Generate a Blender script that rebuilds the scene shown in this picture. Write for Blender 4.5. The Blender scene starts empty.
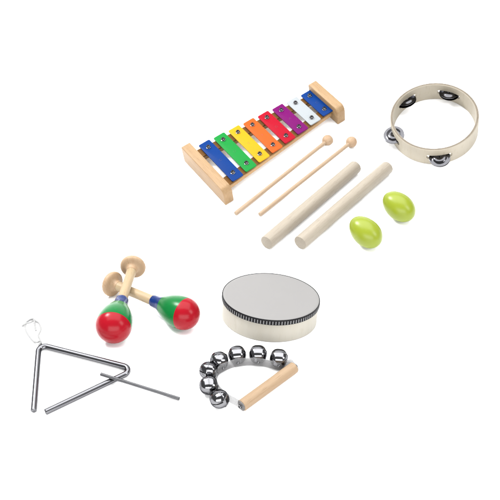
import bpy, bmesh, math, random
from mathutils import Vector, Matrix, Euler
random.seed(7)
S = bpy.context.scene
COL = S.collection
PI = math.pi

# ------------------------------------------------------------------ materials
def lin(r, g, b, k=1.0):
    f = lambda c: (c/255/12.92 if c/255 <= .04045 else ((c/255+.055)/1.055)**2.4)*k
    return (f(r), f(g), f(b), 1)

def base_mat(name):
    m = bpy.data.materials.new(name); m.use_nodes = True
    nt = m.node_tree; b = nt.nodes['Principled BSDF']
    return m, nt, b

def plain(name, col, rough=.5, spec=.5, metal=0, var=.06, scale=60, bump=0.0, coat=0, bscale=400):
    """paint / plastic / metal with a little procedural unevenness"""
    m, nt, b = base_mat(name)
    N = nt.nodes.new; L = nt.links.new
    tc = N('ShaderNodeTexCoord'); no = N('ShaderNodeTexNoise')
    no.inputs['Scale'].default_value = scale; no.inputs['Detail'].default_value = 5
    L(tc.outputs['Object'], no.inputs['Vector'])
    mx = N('ShaderNodeMix'); mx.data_type = 'RGBA'
    mx.inputs[6].default_value = (col[0]*(1-var), col[1]*(1-var), col[2]*(1-var), 1)
    mx.inputs[7].default_value = (col[0]*(1+var), col[1]*(1+var), col[2]*(1+var), 1)
    L(no.outputs['Fac'], mx.inputs[0]); L(mx.outputs[2], b.inputs['Base Color'])
    mr = N('ShaderNodeMapRange'); mr.inputs[3].default_value = rough*.85; mr.inputs[4].default_value = rough*1.15
    L(no.outputs['Fac'], mr.inputs[0]); L(mr.outputs[0], b.inputs['Roughness'])
    b.inputs['Specular IOR Level'].default_value = spec
    b.inputs['Metallic'].default_value = metal
    if metal: b.inputs['Specular Tint'].default_value = (.3,.3,.31,1)      # dull nickel: edges do not flare
    b.inputs['Coat Weight'].default_value = coat
    b.inputs['Coat Roughness'].default_value = .08
    if bump:
        n2 = N('ShaderNodeTexNoise'); n2.inputs['Scale'].default_value = bscale; n2.inputs['Detail'].default_value = 4
        L(tc.outputs['Object'], n2.inputs['Vector'])
        bp = N('ShaderNodeBump'); bp.inputs['Strength'].default_value = bump; bp.inputs['Distance'].default_value = .001
        L(n2.outputs['Fac'], bp.inputs['Height']); L(bp.outputs['Normal'], b.inputs['Normal'])
    return m

def wood(name, light, dark, axis='x', rough=.55, spec=.3, fine=420, mott=.5, pores=.86):
    """pale timber: long fibres along one axis, broad tonal drift and tiny pores"""
    m, nt, b = base_mat(name)
    N = nt.nodes.new; L = nt.links.new
    tc = N('ShaderNodeTexCoord')
    def noise(sx, s_long, detail, off):
        mp = N('ShaderNodeMapping')
        sc = {'x': (s_long, sx, sx), 'y': (sx, s_long, sx), 'z': (sx, sx, s_long)}[axis]
        mp.inputs['Scale'].default_value = sc; mp.inputs['Location'].default_value = (off, off*.7, off*1.3)
        no = N('ShaderNodeTexNoise'); no.inputs['Scale'].default_value = 1; no.inputs['Detail'].default_value = detail
        no.inputs['Roughness'].default_value = .6
        oi = N('ShaderNodeObjectInfo'); ad = N('ShaderNodeVectorMath'); ad.operation = 'ADD'
        cx = N('ShaderNodeCombineXYZ'); mu = N('ShaderNodeMath'); mu.operation = 'MULTIPLY'; mu.inputs[1].default_value = 9
        L(oi.outputs['Random'], mu.inputs[0]); L(mu.outputs[0], cx.inputs[0]); L(mu.outputs[0], cx.inputs[1]); L(mu.outputs[0], cx.inputs[2])
        L(tc.outputs['Object'], mp.inputs['Vector']); L(mp.outputs[0], ad.inputs[0]); L(cx.outputs[0], ad.inputs[1])
        L(ad.outputs[0], no.inputs['Vector']); return no
    a = noise(fine, 12, 4, 1.0); c = noise(fine*.22, 6, 3, 4.0); p = noise(fine*2.2, 60, 2, 8.0)
    m1 = N('ShaderNodeMath'); m1.operation = 'MULTIPLY_ADD'; m1.inputs[1].default_value = mott; m1.inputs[2].default_value = 0
    L(c.outputs['Fac'], m1.inputs[0])
    m2 = N('ShaderNodeMath'); m2.operation = 'MULTIPLY_ADD'; m2.inputs[1].default_value = 1-mott
    L(a.outputs['Fac'], m2.inputs[0]); L(m1.outputs[0], m2.inputs[2])
    rp = N('ShaderNodeMapRange'); rp.inputs[1].default_value = .32; rp.inputs[2].default_value = .68
    L(m2.outputs[0], rp.inputs[0])
    mx = N('ShaderNodeMix'); mx.data_type = 'RGBA'; mx.inputs[6].default_value = dark; mx.inputs[7].default_value = light
    L(rp.outputs[0], mx.inputs[0])
    pr = N('ShaderNodeMapRange'); pr.inputs[1].default_value = .3; pr.inputs[2].default_value = .42
    L(p.outputs['Fac'], pr.inputs[0])
    m3 = N('ShaderNodeMix'); m3.data_type = 'RGBA'; m3.inputs[6].default_value = tuple(x*pores for x in dark[:3])+(1,)
    L(pr.outputs[0], m3.inputs[0]); L(mx.outputs[2], m3.inputs[7]); L(m3.outputs[2], b.inputs['Base Color'])
    b.inputs['Roughness'].default_value = rough; b.inputs['Specular IOR Level'].default_value = spec
    bp = N('ShaderNodeBump'); bp.inputs['Strength'].default_value = .12; bp.inputs['Distance'].default_value = .0006
    L(m2.outputs[0], bp.inputs['Height']); L(bp.outputs['Normal'], b.inputs['Normal'])
    return m

K = .275          # photograph is a bright exposure: paper runs over white
M = {}
M['paper'] = plain('white_paper', (.9, .9, .9), .8, .2, var=.01)
M['block'] = wood('pale_beech', lin(228,190,140,K), lin(204,160,108,K), 'y')
M['rail'] = wood('beech_rail', lin(230,188,134,K*1.3), lin(206,158,104,K*1.3), 'x')
M['mallet'] = wood('mallet_wood', lin(236,208,174,K), lin(218,184,148,K), 'x')
M['ball'] = wood('ball_wood', lin(240,208,170,K), lin(226,186,146,K), 'x', fine=260)
M['clave'] = wood('clave_wood', lin(224,212,192,K*1.03), lin(206,192,171,K*1.03), 'x', mott=.35, pores=.92)
M['hoop'] = wood('hoop_wood', lin(234,224,204,K*1.13), lin(222,210,186,K*1.13), 'z', fine=90, mott=.6, pores=.985)
M['drumwood'] = wood('drum_wood', lin(234,229,215,K*1.2), lin(226,219,203,K*1.2), 'z', fine=90, mott=.6, pores=.985)
M['edge'] = wood('hoop_end_grain', lin(178,164,144,K), lin(146,132,112,K), 'z', fine=300)
M['grip'] = wood('grip_wood', lin(230,198,160,K), lin(212,174,132,K), 'x')
M['shaft'] = wood('maraca_wood', lin(240,214,170,K), lin(224,190,142,K), 'x')
M['knob'] = wood('knob_wood', lin(232,198,158,K*1.1), lin(214,174,132,K*1.1), 'z', fine=200, pores=.95)
M['skin'] = plain('drum_skin', lin(206,204,202,.225), .6, .25, var=.035, scale=28, bump=.05, bscale=900)
M['egg'] = plain('lime_plastic', lin(184,202,54,K*1.04), .33, .26, var=.03, scale=30)
M['red'] = plain('red_lacquer', lin(212,26,46,K), .25, .12, var=.08, scale=45)
M['green'] = plain('green_lacquer', lin(24,150,72,K), .25, .12, var=.12, scale=45)
M['blue'] = plain('blue_lacquer', lin(24,62,140,K), .25, .12, var=.12, scale=45)
M['chrome'] = plain('nickel_plate', (.12,.12,.127), .2, .5, metal=1, var=.05, scale=90)
M['bell'] = plain('bell_nickel', (.14,.14,.147), .13, .5, metal=1, var=.06, scale=120, bump=.12, bscale=150)
M['jingle'] = plain('jingle_steel', (.065,.065,.07), .17, .5, metal=1, var=.2, scale=150, bump=.15, bscale=120)
M['screw'] = plain('screw_steel', (.13,.13,.135), .16, .5, metal=1, var=.05)
M['beater'] = plain('dark_steel', (.078,.078,.082), .34, .5, metal=1, var=.15, scale=200)
M['dark'] = plain('dark_inside', (.008,.008,.009), .6, .2)
M['black'] = plain('black_braid', (.004,.004,.005), .6, .12)
M['rib'] = plain('grey_braid', (.12,.12,.123), .6, .3, var=.3, scale=300)
M['cord'] = plain('white_cord', (.22,.22,.22), .9, .1, bump=.4, bscale=1500)
M['brown_matte'] = plain('brown_matte', lin(158,112,62,K), .9, .1, bump=.3, bscale=1200)
BARS = {'blue': (6,68,152), 'green': (34,168,72), 'yellow': (252,192,34), 'orange': (246,110,42),
        'red': (204,14,46), 'purple': (138,8,120), 'white': (203,210,214)}
for n, c in BARS.items():
    M['bar_'+n] = plain(n+'_enamel', lin(*c, K*1.15), .42, .05, var=.05, scale=500, bump=.06, bscale=1400)
    M['mark_'+n] = plain(n+'_stamp', tuple(min(1, x*.9+.010) for x in lin(*c, K)[:3]), .4, .1)
# translucent plastic strap
m, nt, b = base_mat('clear_plastic')
b.inputs['Base Color'].default_value = (.18,.18,.184,1); b.inputs['Roughness'].default_value = .3
tr = nt.nodes.new('ShaderNodeBsdfTransparent'); tl = nt.nodes.new('ShaderNodeBsdfTranslucent')
tl.inputs['Color'].default_value = (.18,.18,.184,1)
ms = nt.nodes.new('ShaderNodeMixShader'); ms.inputs[0].default_value = .45
ms2 = nt.nodes.new('ShaderNodeMixShader'); ms2.inputs[0].default_value = .42
nt.links.new(b.outputs[0], ms.inputs[1]); nt.links.new(tl.outputs[0], ms.inputs[2])
nt.links.new(ms.outputs[0], ms2.inputs[1]); nt.links.new(tr.outputs[0], ms2.inputs[2])
nt.links.new(ms2.outputs[0], nt.nodes['Material Output'].inputs['Surface'])
M['strap'] = m

# ------------------------------------------------------------------ helpers
def obj(name, bm, mats, parent=None, sharp=38):
    bm.normal_update()
    bmesh.ops.recalc_face_normals(bm, faces=bm.faces[:])
    for f in bm.faces: f.smooth = True
    for e in bm.edges:
        if len(e.link_faces) == 2 and e.calc_face_angle(0) > math.radians(sharp): e.smooth = False
    me = bpy.data.meshes.new(name); bm.to_mesh(me); bm.free()
    for x in (mats if isinstance(mats, (list, tuple)) else [mats]): me.materials.append(x)
    o = bpy.data.objects.new(name, me); COL.objects.link(o)
    if parent: o.parent = parent
    return o

def tag(o, label, cat, group=None):
    o['label'] = label; o['category'] = cat
    if group: o['group'] = group
    return o

def thing(name, label, cat, loc, rot=None, group=None):
    o = bpy.data.objects.new(name, None); COL.objects.link(o)
    o.empty_display_size = .02
    o.location = loc
    if rot is not None: o.rotation_euler = rot
    return tag(o, label, cat, group)

def dup(o, parent=None):
    c = o.copy(); COL.objects.link(c)
    if parent: c.parent = parent
    for ch in list(o.children): dup(ch, c)
    return c

def box(bm, x0, x1, y0, y1, z0, z1, bev=0, seg=2, mi=0):
    g = bmesh.ops.create_cube(bm, size=1)
    for v in g['verts']:
        v.co = Vector((x0+(v.co.x+.5)*(x1-x0), y0+(v.co.y+.5)*(y1-y0), z0+(v.co.z+.5)*(z1-z0)))
    fs = set(f for v in g['verts'] for f in v.link_faces)
    for f in fs: f.material_index = mi
    if bev:
        es = list(set(e for v in g['verts'] for e in v.link_edges))
        bmesh.ops.bevel(bm, geom=es, offset=bev, segments=seg, profile=.5, affect='EDGES')

def prism(bm, pts, axis, a0, a1, bev=0, seg=2):
    """extrude a 2-D outline along an axis; (u,v) go to the other two axes"""
    def put(u, v, a): return {'x': (a, u, v), 'y': (u, a, v), 'z': (u, v, a)}[axis]
    A = [bm.verts.new(put(u, v, a0)) for u, v in pts]; B = [bm.verts.new(put(u, v, a1)) for u, v in pts]
    n = len(pts); fs = [bm.faces.new(A), bm.faces.new(B)]
    for i in range(n): bm.faces.new((A[i], A[(i+1) % n], B[(i+1) % n], B[i]))
    if bev:
        es = [e for f in fs for e in f.edges]
        bmesh.ops.recalc_face_normals(bm, faces=bm.faces[:])
        bmesh.ops.bevel(bm, geom=es, offset=bev, segments=seg, profile=.5, affect='EDGES')

def rounded(pts, radii, n=6):
    """round the corners of a polygon"""
    out = []; N = len(pts)
    for i in range(N):
        p = Vector(pts[i]); a = Vector(pts[i-1]); b = Vector(pts[(i+1) % N]); r = radii[i] if isinstance(radii, (list, tuple)) else radii
        if r <= 0: out.append(tuple(p)); continue
        u = (a-p).normalized(); v = (b-p).normalized()
        p0 = p+u*r; p1 = p+v*r
        for k in range(n+1):
            t = k/n; q = p0*(1-t)**2+p*2*t*(1-t)+p1*t*t; out.append(tuple(q))
    return out

def lathe(bm, prof, seg=48, axis='z', origin=(0,0,0), mis=None, closed=False):
    """prof = [(r, s)...] turned round an axis; mis = material index for each strip"""
    O = Vector(origin)
    def put(r, s, a):
        c, d = r*math.cos(a), r*math.sin(a)
        return O+Vector({'z': (c, d, s), 'x': (s, c, d), 'y': (c, s, d)}[axis])
    rings = []
    for r, s in prof:
        if r < 1e-6: rings.append([bm.verts.new(put(0, s, 0))])
        else: rings.append([bm.verts.new(put(r, s, 2*PI*k/seg)) for k in range(seg)])
    pairs = list(range(len(prof)-1))
    if closed: pairs.append(len(prof)-1)
    for i in pairs:
        A, B = rings[i], rings[(i+1) % len(prof)]
        for k in range(seg):
            k2 = (k+1) % seg
            vs = []
            if len(A) == 1 and len(B) == 1: continue
            if len(A) == 1: vs = [A[0], B[k], B[k2]]
            elif len(B) == 1: vs = [A[k], A[k2], B[0]]
            else: vs = [A[k], A[k2], B[k2], B[k]]
            f = bm.faces.new(vs)
            if mis: f.material_index = mis[i] if i < len(mis) else mis[-1]

def smooth_path(pts, n=8, closed=False):
    P = [Vector(p) for p in pts]; out = []; N = len(P)
    for i in range(N if closed else N-1):
        g = (lambda j: P[j % N]) if closed else (lambda j: P[max(0, min(N-1, j))])
        a, b, c, d = g(i-1), g(i), g(i+1), g(i+2)
        for k in range(n):
            t = k/n
            out.append(.5*((2*b)+(c-a)*t+(2*a-5*b+4*c-d)*t*t+(3*b-a-3*c+d)*t**3))
    if not closed: out.append(P[-1])
    return out

def tube(bm, path, r, seg=16, cap=.0, mi=0):
    P = [Vector(p) for p in path]; rings = []
    T = [(P[min(i+1, len(P)-1)]-P[max(i-1, 0)]).normalized() for i in range(len(P))]
    up = Vector((0,0,1)) if abs(T[0].z) < .9 else Vector((1,0,0))
    n = (up-T[0]*up.dot(T[0])).normalized()
    seq = []
    if cap: seq.append((P[0]-T[0]*0, T[0], r-cap)); seq.append((P[0]+T[0]*cap, T[0], r))
    else: seq.append((P[0], T[0], r))
    for i in range(1, len(P)-1): seq.append((P[i], T[i], r))
    if cap: seq.append((P[-1]-T[-1]*cap, T[-1], r)); seq.append((P[-1], T[-1], r-cap))
    else: seq.append((P[-1], T[-1], r))
    for p, t, rr in seq:
        n = (n-t*n.dot(t)).normalized(); b = t.cross(n)
        rings.append([bm.verts.new(p+(n*math.cos(2*PI*k/seg)+b*math.sin(2*PI*k/seg))*rr) for k in range(seg)])
    for i in range(len(rings)-1):
        for k in range(seg):
            f = bm.faces.new((rings[i][k], rings[i][(k+1) % seg], rings[i+1][(k+1) % seg], rings[i+1][k])); f.material_index = mi
    for c in (rings[0], rings[-1]):
        f = bm.faces.new(c); f.material_index = mi

def fillet(pts, r, n=8):
    """3-D polyline with rounded inner corners"""
    P = [Vector(p) for p in pts]; out = [P[0]]
    for i in range(1, len(P)-1):
        u = (P[i-1]-P[i]); v = (P[i+1]-P[i]); u.normalize(); v.normalize()
        half = math.acos(max(-1, min(1, u.dot(v))))/2
        d = r/math.tan(half); bis = (u+v).normalized(); c = P[i]+bis*(r/math.sin(half))
        a = P[i]+u*d-c; b = P[i]+v*d-c
        ang = PI-2*half; ax = a.cross(b).normalized()
        for k in range(n+1): out.append(c+Matrix.Rotation(ang*k/n, 3, ax) @ a)
    out.append(P[-1]); return out

def tilt(a, b, g=0):
    return (Matrix.Rotation(a, 3, 'X') @ Matrix.Rotation(b, 3, 'Y') @ Matrix.Rotation(g, 3, 'Z'))

def align_x(d):
    return Vector(d).to_track_quat('X', 'Z').to_euler()

# footprints where the paper is pressed flat under a thing: (points, radius, anchor, normal)
PRINTS = []
def rests(points, radius, anchor=(0,0,0), normal=(0,0,1)):
    PRINTS.append(([Vector(p[:2]) for p in points], radius, Vector(anchor), Vector(normal)))

# ------------------------------------------------------------------ xylophone
XC = Vector((.042, .3051, 0)); XM = tilt(.2113, -.1074, .6104)
xyl = thing('xylophone', 'wooden toy xylophone with eight coloured metal bars between beech end blocks', 'xylophone', XC, XM.to_euler())
YC, HB, TB = .005, .0278, .0024
def block(x0, x1, W, H):
    bm = bmesh.new()
    pts = [(-W/2, 0), (W/2, 0), (W/2, H), (-W/2, H)]
    prism(bm, rounded([(-W/2, 0), (W/2, 0), (W/2, H), (-W/2+.006, H), (-W/2, H*.80)], [.003,.003,.0042,.0038,.0038]), 'x', x0, x1, .0016, 3)
    return bm
obj('end_block', block(-.1540, -.1353, .1395, .0405), M['block'], xyl)
obj('end_block', block(.1207, .1386, .0905, .0395), M['block'], xyl)
bx = lambda k: -.1105+.0316*k
bl = lambda k: .1136-.006*k
sp = lambda k: .0808-.005*k
kx = lambda x: (x+.1105)/.0316
for sgn in (1, -1):
    bm = bmesh.new(); xa, xb = -.1352, .1206
    A = []
    for x in (xa, xb):
        k = kx(x); yo = sgn*(bl(k)/2-.0026); yi = sgn*(sp(k)/2-.0090)
        A.append((x, yi, yo))
    vs = []
    for z in (.0105, .0195):
        vs.append([bm.verts.new((A[0][0], YC+A[0][1], z)), bm.verts.new((A[1][0], YC+A[1][1], z)),
                   bm.verts.new((A[1][0], YC+A[1][2], z)), bm.verts.new((A[0][0], YC+A[0][2], z))])
    bm.faces.new(vs[0]); bm.faces.new(vs[1])
    for i in range(4): bm.faces.new((vs[0][i], vs[0][(i+1) % 4], vs[1][(i+1) % 4], vs[1][i]))
    bmesh.ops.recalc_face_normals(bm, faces=bm.faces[:])
    bmesh.ops.bevel(bm, geom=bm.edges[:], offset=.0008, segments=2, affect='EDGES')
    rail = obj('rail', bm, M['rail'], xyl)
    bm = bmesh.new(); q = []                      # thin brown strip laid along the rail under the bars
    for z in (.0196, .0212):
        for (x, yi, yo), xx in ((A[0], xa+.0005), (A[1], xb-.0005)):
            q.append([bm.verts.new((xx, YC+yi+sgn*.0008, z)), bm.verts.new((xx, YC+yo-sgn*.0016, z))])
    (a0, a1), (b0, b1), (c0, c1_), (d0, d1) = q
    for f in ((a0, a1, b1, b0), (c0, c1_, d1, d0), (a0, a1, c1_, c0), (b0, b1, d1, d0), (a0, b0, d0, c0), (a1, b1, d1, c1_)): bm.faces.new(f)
    obj('rail_strip', bm, M['brown_matte'], rail)

bm = bmesh.new()      # domed screw with a washer and a cross recess
lathe(bm, [(0, 0), (.0040, 0), (.0042, .0003), (.0040, .0007), (.0034, .0009), (.0036, .0016), (.0037, .0024), (.0032, .0036), (.0024, .0043), (.0014, .0046), (.0011, .0034), (0, .0033)],
      28, mis=[0,0,0,0,0,0,0,0,1,1,1])
screw0 = obj('screw', bm, [M['screw'], M['dark']])
screw_me = screw0.data; bpy.data.objects.remove(screw0)
ORDER = ['blue', 'green', 'yellow', 'orange', 'red', 'purple', 'white', 'blue']
NOTES = 'CDEFGA C'
for k, cname in enumerate(ORDER):
    L, w = bl(k), .0246
    bm = bmesh.new(); x = bx(k)
    prism(bm, rounded([(x-w/2, YC-L/2), (x+w/2, YC-L/2), (x+w/2, YC+L/2), (x-w/2, YC+L/2)], .0032), 'z', HB-TB, HB, .0005, 2)
    bar = obj('tone_bar', bm, M['bar_'+cname], xyl)
    bar['label'] = {0: 'longest blue bar beside the left end block', 7: 'shortest blue bar beside the right end block'}.get(k, cname+' metal bar')
    for s in (1, -1):
        sc = bpy.data.objects.new('screw', screw_me); COL.objects.link(sc); sc.parent = bar
        sc.location = (x, YC+s*sp(k)/2, HB+.0001); sc.rotation_euler = (0, 0, random.uniform(0, 6))
        bm = bmesh.new(); lathe(bm, [(0, .0213), (.0045, .0213), (.0045, HB-TB-.0001), (0, HB-TB-.0001)], 16, origin=(x, YC+s*sp(k)/2, 0))
        obj('felt_pad', bm, M['brown_matte'], bar)
    if NOTES[k] != ' ':
        cu = bpy.data.curves.new('note', 'FONT'); cu.body = NOTES[k]; cu.size = .0075; cu.align_x = 'CENTER'; cu.align_y = 'CENTER'; cu.extrude = .00006
        t = bpy.data.objects.new('t', cu); COL.objects.link(t)
        dg = bpy.context.evaluated_depsgraph_get(); me = bpy.data.meshes.new_from_object(t.evaluated_get(dg))
        bpy.data.objects.remove(t)
        me.materials.clear(); me.materials.append(M['mark_'+cname])
        lo = bpy.data.objects.new('note_letter', me); COL.objects.link(lo); lo.parent = bar; lo.location = (x, YC, HB+.0001)
n = XM @ Vector((0,0,1))
rests([XC+XM @ Vector((-.1532+.0489*i, 0, 0)) for i in range(7)], .075, XC, n)

# ------------------------------------------------------------------ mallets
def stick_between(a, b): return (Vector(b)-Vector(a))
R_B, R_S = .0105, .0039
a, b = Vector((.1448,.2964,R_B)), Vector((-.0249,.0900,R_S))
ml = thing('mallet', 'thin wooden mallet with round head, the one beside the xylophone', 'mallet', a, align_x(b-a), 'pair of wooden mallets')
bm = bmesh.new(); Ln = (b-a).length
lathe(bm, [(0, .004), (R_S*.92, .004), (R_S*.96, Ln*.3), (R_S, Ln-.001), (R_S-.0006, Ln), (0, Ln)], 24, 'x'); obj('shaft', bm, M['mallet'], ml)
bm = bmesh.new(); lathe(bm, [(R_B*math.sin(PI*i/24), -R_B*math.cos(PI*i/24)) for i in range(25)], 36, 'x'); obj('ball_head', bm, M['ball'], ml)
m2 = dup(ml); a2, b2 = Vector((.1888,.2915,R_B)), Vector((.0161,.0867,R_S))
m2.location = a2; m2.rotation_euler = align_x(b2-a2)
m2['label'] = 'thin wooden mallet with round head, the one beside the thick round sticks'
for p, q in ((a, b), (a2, b2)): rests([p.lerp(q, i/8) for i in range(9)], .008)

# ------------------------------------------------------------------ rhythm sticks
R_C = .0121
def clave_mesh(Ln):
    bm = bmesh.new(); c = .0011
    lathe(bm, [(0, -Ln/2), (R_C-c*1.2, -Ln/2), (R_C-c*.35, -Ln/2+c*.3), (R_C, -Ln/2+c*1.2), (R_C, 0), (R_C, Ln/2-c*1.2), (R_C-c*.35, Ln/2-c*.3), (R_C-c*1.2, Ln/2), (0, Ln/2)], 40, 'x')
    return bm
ends = [((.0270,.0040), (.1902,.2127)), ((.0824,.0038), (.2471,.2108))]
c1 = None
for i, (p, q) in enumerate(ends):
    p = Vector((*p, R_C)); q = Vector((*q, R_C))
    if c1 is None: o = c1 = obj('rhythm_stick', clave_mesh((q-p).length), M['clave'])
    else: o = dup(c1)
    o.location = (p+q)/2; o.rotation_euler = align_x(q-p); o.rotation_euler.x += i*1.3
    tag(o, ['thick pale round wooden stick lying next to the mallets', 'thick pale round wooden stick lying next to the green eggs'][i], 'rhythm stick', 'pair of wooden rhythm sticks')
    rests([p.lerp(q, t/8) for t in range(9)], .01)

# ------------------------------------------------------------------ egg shakers
AE, BE = .0312, .0226
bm = bmesh.new(); prof = []
for i in range(33):
    t = PI*i/32; s = -AE*math.cos(t); r = BE*math.sin(t)*(1-.06*s/AE)
    prof.append((r, s))
lathe(bm, prof, 56, 'x')
e1 = obj('egg_shaker', bm, M['egg'])
for i, (x, y) in enumerate(((.1904,.0174), (.2526,.0843))):
    o = e1 if i == 0 else dup(e1)
    o.location = (x, y, .0243)
    d = Vector((-.70, .62, .34)); o.rotation_euler = align_x(d)
    o.rotation_euler.z += i*.06
    tag(o, ['lime green egg shaker nearer the white drum, beside the thick stick', 'lime green egg shaker nearer the tambourine'][i], 'egg shaker', 'two green egg shakers')
    rests([(x, y)], .02)

# ------------------------------------------------------------------ tambourine
TC = Vector((.3518,.3457,0)); TM = tilt(.2772,-.1504)
R_T, H_T, W_T = .0818, .0421, .0052
tam = thing('tambourine', 'pale wooden tambourine hoop with four pairs of metal jingles', 'tambourine', TC, TM.to_euler())
SLOTS = [math.radians(x) for x in (63, 128, 195, 271)]
half = .0245/R_T; z0s, z1s = .0165, .0262
NS = 360
zs = [0, .0012, .008, z0s, (z0s+z1s)/2, z1s, .034, H_T-.0012, H_T]
def ins(a):
    return any(abs((a-s+PI) % (2*PI)-PI) < half for s in SLOTS)
bm = bmesh.new(); G = {}
angs = [2*PI*k/NS for k in range(NS)]
for k, a in enumerate(angs):
    for j, z in enumerate(zs):
        e = .0009 if j in (0, len(zs)-1) else 0
        # slot ends are rounded: nudge the slot's edge rows together near its ends
        zz = z
        for s in SLOTS:
            d = abs((a-s+PI) % (2*PI)-PI)
            if j in (3, 5):
                u = (d-(half-.045))/.045
                if 0 < u < 1.3:
                    u = min(u, 1); mid = (z0s+z1s)/2; zz = mid+(z-mid)*(math.sqrt(max(0, 1-u*u))*.9+.1)
        for io, r in (('o', R_T-e), ('i', R_T-W_T+e)):
            G[io, k, j] = bm.verts.new((r*math.cos(a), r*math.sin(a), zz))
cell = lambda k, j: j in (3, 4) and ins(angs[k]+PI/NS)
for k in range(NS):
    k2 = (k+1) % NS
    for j in range(len(zs)-1):
        if cell(k, j):
            continue
        for io in 'oi': bm.faces.new((G[io,k,j], G[io,k2,j], G[io,k2,j+1], G[io,k,j+1]))
        if cell(k2, j): bm.faces.new((G['o',k2,j], G['i',k2,j], G['i',k2,j+1], G['o',k2,j+1]))
        if cell((k-1) % NS, j): bm.faces.new((G['o',k,j], G['i',k,j], G['i',k,j+1], G['o',k,j+1]))
    if cell(k, 3):
        for j in (3, 5): bm.faces.new((G['o',k,j], G['o',k2,j], G['i',k2,j], G['i',k,j]))
    for j in (0, len(zs)-1): bm.faces.new((G['o',k,j], G['o',k2,j], G['i',k2,j], G['i',k,j])).material_index = 1
obj('hoop', bm, [M['hoop'], M['edge']], tam, 30)
bm = bmesh.new(); RJ = .0192
lathe(bm, [(.0012, .0022), (.0035, .0022), (.0055, .0034), (.0085, .0036), (.0115, .0022), (.0135, .0006), (.0165, .0004), (RJ, .0008), (RJ+.0002, .0013), (RJ-.0003, .0015),
           (.0165, .0011), (.0138, .0013), (.0118, .0029), (.0086, .0043), (.0052, .0041), (.0033, .0029), (.0012, .0029)], 44, closed=True)
jin_me = obj('jingle_tmp', bm, M['jingle']); jm = jin_me.data; bpy.data.objects.remove(jin_me)
jm.name = 'jingle'
for i, s in enumerate(SLOTS):
    c = Vector(((R_T-W_T/2)*math.cos(s), (R_T-W_T/2)*math.sin(s), (z0s+z1s)/2))
    bm = bmesh.new(); lathe(bm, [(0, z0s-.004), (.0011, z0s-.004), (.0011, z1s+.004), (0, z1s+.004)], 10, origin=(c.x, c.y, 0))
    pin = obj('jingle_pin', bm, M['jingle'], tam)
    for q in (0, 1):
        j = bpy.data.objects.new('jingle', jm); COL.objects.link(j); j.parent = tam
        out = Vector((math.cos(s), math.sin(s), 0)); ax = Vector((-out.y, out.x, 0))
        tl_ = [(.12,.18), (.30,.36), (.07,.11), (.05,.11)][i][q]
        Rm = Matrix.Rotation(tl_, 3, ax) @ Matrix.Rotation((-.05, .05)[q]*(1 if i % 2 else -1), 3, out)
        if q == 0: Rm = Rm @ Matrix.Rotation(PI, 3, 'X')
        j.rotation_euler = Rm.to_euler(); j.location = c+out*(-.001, -.002, .001, .0045)[i]+Vector((0, 0, (-.0002, .0003)[q]))
rests([TC+TM @ Vector((0, 0, 0))], R_T+.003, TC, TM @ Vector((0,0,1)))

# ------------------------------------------------------------------ hand drum
DC = Vector((.0294,-.1561,0)); DM = tilt(-.2714,.0715)
R_D, H_D = .0727, .0381
drum = thing('hand_drum', 'round frame drum with grey skin and black ribbed braid round its rim', 'drum', DC, DM.to_euler())
bm = bmesh.new()
lathe(bm, [(R_D-.006, .0006), (R_D-.0055, 0), (R_D-.0008, 0), (R_D, .0008), (R_D, H_D-.0012), (R_D-.006, H_D-.0012)], 128, closed=True)
obj('shell', bm, M['drumwood'], drum)
bm = bmesh.new()
lathe(bm, [(0, H_D-.0006), (.02, H_D-.0006), (.045, H_D-.0005), (R_D-.004, H_D-.0002), (R_D-.0004, H_D), (R_D+.0006, H_D-.0006), (R_D+.0006, H_D-.0075), (R_D+.00045, H_D-.0080)], 128)
obj('drum_skin', bm, M['skin'], drum)
bm = bmesh.new(); NR = 104; sub = 8; zt, zb = H_D-.0002, H_D-.0086
rows = [(zt, .0007), (zt+.0001, .0016), (zt-.0016, .0021), (zt-.0020, .0013), (zb+.0009, .0013), (zb+.0006, .0017), (zb, .0015), (zb, .0007)]
n_ = NR*sub; ring = []
for k in range(n_):
    a = 2*PI*k/n_; ph = k % sub
    lift = [0, .0006, .0009, .0009, .0006, 0, -.0001, -.0001][ph]
    col = []
    for j, (z, r) in enumerate(rows):
        rr = R_D+r+(lift if j in (3, 4) else 0)
        col.append(bm.verts.new((rr*math.cos(a), rr*math.sin(a), z)))
    ring.append(col)
for k in range(n_):
    A, B = ring[k], ring[(k+1) % n_]
    for j in range(len(rows)):
        j2 = (j+1) % len(rows)
        f = bm.faces.new((A[j], B[j], B[j2], A[j2]))
        if j == 3 and k % sub in (1, 2, 3): f.material_index = 1
obj('rim_braid', bm, [M['black'], M['rib']], drum, 50)
DF = 1.0145; DCAM = Vector((0, -1.2358, 1.0933)); DC2 = DCAM+(DC-DCAM)*DF
drum.location = DC2; drum.scale = (DF,)*3
rests([DC2], R_D*DF+.002, DC2, DM @ Vector((0,0,1)))

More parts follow.
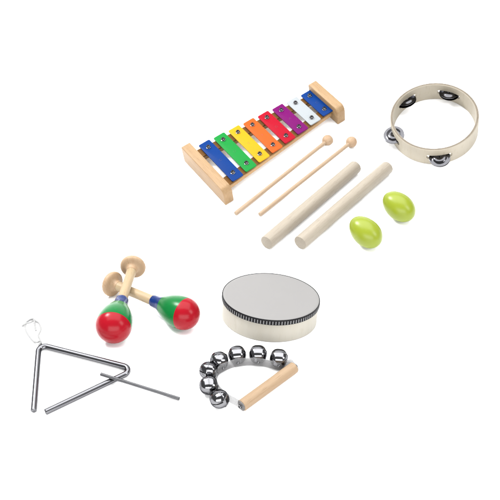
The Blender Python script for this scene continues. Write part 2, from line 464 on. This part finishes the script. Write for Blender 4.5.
# ------------------------------------------------------------------ maracas
MC = Vector((-.1553,-.1289,0)); MM = tilt(-math.radians(12), 0)
HC = .139      # distance from knob to the middle of the head
MF = 1.018; MC0 = MC.copy(); CAMP = Vector((0, -1.2358, 1.0933)); MC = CAMP+(MC0-CAMP)*MF
def maraca(label, k, h, wide):
    k = Vector(k)*MF; h = Vector(h)*MF
    k, h = MC+MM @ Vector(k), MC+MM @ Vector(h)
    d = (h-k).normalized(); org = h-d*HC*MF
    r = thing('maraca', label, 'maraca', org, align_x(d), 'pair of painted maracas')
    r.scale = (MF,)*3
    # painted head: blue collar, green shoulder, red dome
    prof, mis = [], []
    s0, s1 = .0865, .1748
    collar = [(.0070, s0), (.0089, s0), (.0094, s0+.0006), (.0097, s0+.004)]
    body = [(.0104, .0995), (.0119, .1030), (.0143, .1078), (.0145, .1084), (.0177, .1150), (.0203, .1210), (.0224, .1270), (.0239, .1330), (.0249, .1390), (.0254, .1450), (.0254, .1490)]
    tip = []
    for i in range(1, 17):
        t = PI/2*i/16; tip.append((.0254*math.cos(t) if i < 16 else 0, .1490+(s1-.1490)*math.sin(t)))
    prof = collar+body+tip
    for (ra, sa), (rb, sb) in zip(prof, prof[1:]):
        s = (sa+sb)/2; mis.append(2 if s < .1084 else (1 if s < .1525 else 0))
    bm = bmesh.new(); lathe(bm, prof, 56, 'x', mis=mis); hd = obj('head', bm, [M['red'], M['green'], M['blue']], r); hd.scale = (1, wide, wide)
    bm = bmesh.new(); lathe(bm, [(0, -.001), (.0098, -.001), (.0088, .004), (.0078, .012), (.0074, .03), (.0074, .06), (.0078, s0+.003), (0, s0+.003)], 36, 'x'); obj('handle', bm, M['shaft'], r)
    bm = bmesh.new(); lathe(bm, [(0, -.0092), (.006, -.0090), (.0120, -.0083), (.0168, -.0070), (.0190, -.0055), (.0201, -.0032), (.0203, -.0008), (.0198, .0012), (.0183, .0027), (.0152, .0034), (.0120, .0039), (.0098, .0054), (.0087, .0084), (.0081, .0125), (0, .0125)], 48, 'x'); obj('knob', bm, M['knob'], r)
    return r
maraca('painted maraca lying on top, its handle crossing over the other maraca', (-.0301,.0438,.0385), (-.0420,-.0885,.0285), 1.05)
maraca('painted maraca lying underneath, its red head towards the white drum', (-.0623,.0321,.0195), (.0485,-.0575,.0258), .98)
n = MM @ Vector((0,0,1))
rests([MC+MM @ Vector((x, y, 0))*MF for x, y in ((-.04,-.09), (-.042,-.05), (-.03,-.01), (-.03,.04), (-.06,.03), (0,-.02), (.03,-.045), (.05,-.066))], .03, MC, n)

# ------------------------------------------------------------------ triangle and beater
R_R = .0042
tri = thing('triangle', 'shiny steel triangle lying flat with a white cord at its corner', 'triangle', (-.25,-.29,0))
o_ = Vector((.25,.29,0))
P = [Vector(p)+o_ for p in ((-.3008,-.3425,R_R), (-.3135,-.2163,R_R), (-.1655,-.2650,R_R), (-.2843,-.3445,R_R))]
bm = bmesh.new(); tube(bm, fillet(P, .0090, 10), R_R, 24, .0007); obj('rod', bm, M['chrome'], tri)
z = .0011
loop = [(-.3098,-.2160,.0035), (-.3120,-.2135,.0085), (-.3160,-.2115,.004), (-.3244,-.2060,z), (-.3374,-.1874,z), (-.3418,-.1715,z), (-.3371,-.1621,z), (-.3310,-.1612,z+.001), (-.3284,-.1650,z+.002)]
loop2 = [(-.3130,-.2215,.0035), (-.3112,-.2180,.0086), (-.3112,-.2120,.004), (-.3142,-.2040,z), (-.3181,-.1949,z), (-.3168,-.1860,z), (-.3172,-.1785,z), (-.3214,-.1690,z), (-.3270,-.1655,z+.0012), (-.3310,-.1668,z+.002)]
t1 = [(-.3284,-.1650,z+.002), (-.3280,-.1690,z+.002), (-.3262,-.1760,z), (-.3236,-.1849,z)]
t2 = [(-.3310,-.1668,z+.002), (-.3345,-.1690,z+.001), (-.3400,-.1715,z+.0016), (-.3468,-.1755,z)]
bm = bmesh.new()
for pl in (loop, loop2, t1, t2): tube(bm, smooth_path([Vector(p)+o_ for p in pl], 7), .0014, 8)
kn = bmesh.ops.create_icosphere(bm, subdivisions=2, radius=.0023, matrix=Matrix.Translation(Vector((-.3292,-.1655,z+.0018))+o_))
obj('cord', bm, M['cord'], tri)
a, b = Vector((-.2137,-.2828,.0136)), Vector((-.0993,-.3192,.0025))
bm = bmesh.new(); Ln = (b-a).length
tube(bm, [(-Ln/2, 0, 0), (0, 0, 0), (Ln/2, 0, 0)], .0025, 16, .0005)
bt = obj('beater', bm, M['beater']); bt.location = (a+b)/2; bt.rotation_euler = align_x(b-a)
tag(bt, 'thin dark metal rod resting across the side of the triangle', 'beater')
rests([P[i].lerp(P[i+1], t/12)-o_ for i in range(3) for t in range(13)]+[b, b.lerp(a, .25), (a+b)/2, (-.335,-.175,0), (-.325,-.195,0)], .012)

# ------------------------------------------------------------------ bell stick
N_, F_ = Vector((-.0117,-.3373,.0092)), Vector((.0641,-.2661,.0092))
ax = (F_-N_).normalized(); pp = Vector((-ax.y, ax.x, 0))
bs = thing('bell_stick', 'wooden grip with seven shiny jingle bells on a clear plastic strap', 'bells', (N_+F_)/2*1.0-Vector((0,0,.0088)))
oo = Vector(bs.location)
R_H = .0086; Ln = (F_-N_).length
bm = bmesh.new(); lathe(bm, [(0, 0), (R_H-.0008, 0), (R_H, .0008), (R_H, Ln/2), (R_H, Ln-.0008), (R_H-.0008, Ln), (0, Ln)], 36, 'x')
h = obj('grip', bm, M['grip'], bs); h.location = N_-oo; h.rotation_euler = align_x(ax)
ZB, HS, RB = .0098, .0078, .0131
BC = [(.0418,-.2520), (.0117,-.2445), (-.0187,-.2457), (-.0446,-.2572), (-.0590,-.2760), (-.0580,-.3040), (-.0425,-.3285)]
CEN = Vector((.004,-.292,0))
inn = []
for i, c in enumerate(BC):
    c = Vector((*c, 0))
    inn.append([Vector((0,-1,0)), Vector((.03,-1,0)), Vector((.10,-1,0)), Vector((.48,-.88,0)), Vector((.97,-.25,0)), Vector((.98,.18,0)), Vector((.70,.72,0))][i].normalized())
path = [N_-ax*.0010-pp*.0072, N_-ax*.0010, N_-ax*.0012+pp*.0085]
for c, d in reversed(list(zip(BC, inn))): path.append(Vector((*c, 0))+d*(RB-.0012))
path += [F_+ax*.0012+pp*.0095, F_+ax*.0010, F_+ax*.0010-pp*.0072]
pth = smooth_path([Vector((p.x, p.y, 0))-oo for p in path], 10)
bm = bmesh.new(); th = .0006; rows = []
for i, p in enumerate(pth):
    t = (pth[min(i+1, len(pth)-1)]-pth[max(i-1, 0)]).normalized(); nn = Vector((-t.y, t.x, 0))
    e = min(i, len(pth)-1-i)/9; hh = HS*(1 if e >= 1 else math.sqrt(max(.05, 1-(1-e)**2)))
    rows.append([bm.verts.new(p+nn*s*th+Vector((0,0,ZB+z_))) for s, z_ in ((-1,-hh), (1,-hh), (1,hh), (-1,hh))])
for A, B in zip(rows, rows[1:]):
    for j in range(4): bm.faces.new((A[j], A[(j+1) % 4], B[(j+1) % 4], B[j]))
bm.faces.new(rows[0]); bm.faces.new(rows[-1])
obj('strap', bm, M['strap'], bs, 50)
# bell: two pressed halves with a seam, a flattened back and a slit mouth over a dark inside
bm = bmesh.new()
prof = [(0, -.93), (.34, -.93), (.55, -.88), (.74, -.74), (.87, -.54), (.95, -.30), (.985, -.06), (1.03, -.04), (1.03, .04), (.985, .06), (.955, .28), (.88, .52), (.76, .72), (.60, .87), (.42, .97), (.21, 1.03), (0, 1.05)]
lathe(bm, [(r*RB, s*RB) for r, s in prof], 64, 'x')
for v in bm.verts:                      # the pressed shells are a little square
    q = math.hypot(v.co.y, v.co.z)
    if q > 1e-6:
        c, d = abs(v.co.y)/q, abs(v.co.z)/q; f = (c**2.7+d**2.7)**(-1/2.7)*.965; v.co.y *= f; v.co.z *= f
dele = []
for f in bm.faces:
    c = f.calc_center_median()
    if c.x > RB*.30:
        y_, z_ = abs(c.y), abs(c.z)
        if z_ < RB*.062: dele.append(f)
bmesh.ops.delete(bm, geom=dele, context='FACES')
lathe(bm, [(0, -.8*RB), (.7*RB, -.5*RB), (.9*RB, -.1*RB), (.9*RB, .2*RB), (.75*RB, .60*RB), (.45*RB, .86*RB), (0, .96*RB)], 32, 'x', mis=[1]*8)
b0 = obj('bell', bm, [M['bell'], M['dark']], None, 45); bme = b0.data; bpy.data.objects.remove(b0)
bm = bmesh.new(); lathe(bm, [(0, .0014), (.0009, .0013), (.0016, .0008), (.0019, 0), (0, 0)], 20, 'x')
r0 = obj('rivet', bm, M['bell']); rme = r0.data; bpy.data.objects.remove(r0)
for i, (c, d) in enumerate(zip(BC, inn)):
    bo = bpy.data.objects.new('bell', bme); COL.objects.link(bo); bo.parent = bs
    bo.location = Vector((*c, .0134))-oo
    roll = [.12, .05, -.1, .25, .5, -.2, .45][i]
    bo.rotation_euler = ((-d).to_track_quat('X', 'Z').to_matrix() @ Matrix.Rotation(roll, 3, 'X')).to_euler()
    ri = bpy.data.objects.new('rivet', rme); COL.objects.link(ri); ri.parent = bs
    ri.location = Vector((*c, 0))+d*(RB-.0004)-oo+Vector((0,0,ZB)); ri.rotation_euler = align_x(d)
for e, d in ((N_-ax*.0015, -ax), (F_+ax*.0016, ax)):
    ri = bpy.data.objects.new('end_screw', screw_me); COL.objects.link(ri); ri.parent = bs
    ri.location = e-oo; ri.rotation_euler = d.to_track_quat('Z', 'Y').to_euler(); ri.scale = (.72,.72,.72)
rests([Vector((*c, 0)) for c in BC]+[N_, F_, (N_+F_)/2], .016)

# ------------------------------------------------------------------ white paper sheet (one sheet, softly undulating under the things)
def height(x, y):
    p = Vector((x, y)); W = 1/(.16**4); Z = 0.0
    for pts, rad, c, nn in PRINTS:
        d = max(0, min((p-q).length for q in pts)-rad)
        w = 1/(d*d+1e-7)**2
        z = c.z-((p.x-c.x)*nn.x+(p.y-c.y)*nn.y)/nn.z
        z *= math.exp(-(d/.22)**2)
        W += w; Z += w*z
    sweep = 0                               # the paper curves up behind the set
    if y > 1.0:
        t = min(y-1.0, .75); sweep = .8-math.sqrt(.64-t*t)+max(0, y-1.75)*2.4
    return Z/W+sweep
def axis_coords(lo, hi, step, far):
    inner = [lo+step*i for i in range(int(round((hi-lo)/step))+1)]
    out = []; g = step; v = lo
    while v > -far: g *= 1.35; v -= g; out.append(v)
    res = list(reversed(out))+inner; g = step; v = hi
    while v < far: g = min(g*1.2, .12); v += g; res.append(v)
    return res
X = axis_coords(-.42, .52, .008, 4.0); Y = axis_coords(-.42, .52, .008, 2.2)
bm = bmesh.new()
g = [[bm.verts.new((x, y, height(x, y)-.0003)) for x in X] for y in Y]
for j in range(len(Y)-1):
    for i in range(len(X)-1): bm.faces.new((g[j][i], g[j][i+1], g[j+1][i+1], g[j+1][i]))
sh = obj('ground', bm, M['paper'], None, 180); sh['kind'] = 'structure'; sh['label'] = 'seamless white studio paper under the instruments'

# ------------------------------------------------------------------ camera
D, EL = 1.65, math.radians(41.5)
cam = bpy.data.cameras.new('camera'); co = bpy.data.objects.new('camera', cam); COL.objects.link(co)
co.location = (0, -D*math.cos(EL), D*math.sin(EL)); co.rotation_euler = (PI/2-EL, 0, 0)
cam.sensor_width = 36; cam.lens = 36*1000/500; cam.clip_start = .05; cam.clip_end = 50
S.camera = co

# ------------------------------------------------------------------ studio light
w = bpy.data.worlds.new('World'); S.world = w; w.use_nodes = True
bg = w.node_tree.nodes['Background']; bg.inputs[0].default_value = (.98,.99,1,1); bg.inputs[1].default_value = .35
def area(name, loc, target, sx, sy, rad):
    l = bpy.data.lights.new(name, 'AREA'); l.shape = 'RECTANGLE'; l.size = sx; l.size_y = sy
    l.energy = rad*PI*sx*sy
    o = bpy.data.objects.new(name, l); COL.objects.link(o); o.location = loc
    o.rotation_euler = (Vector(target)-Vector(loc)).to_track_quat('-Z', 'Y').to_euler()
area('softbox_overhead', (0, .45, 1.75), (0, .35, 0), 2.8, 2.0, 6.3)
area('fill_front', (0, -1.45, .5), (0, -.1, 0), 1.7, .7, 8)  # added fill lamp, out of frame below the camera, lightens contact shadows
area('softbox_key', (-1.05, .6, 1.3), (0, 0, 0), .42, .42, 90)
area('softbox_right', (1.2, -.6, .95), (.05, 0, 0), .5, .7, 12)

S.render.engine = 'CYCLES'
S.view_settings.view_transform = 'Standard'; S.view_settings.look = 'None'
S.view_settings.exposure = 0; S.view_settings.gamma = 1
S.render.resolution_x = 1024; S.render.resolution_y = 1024
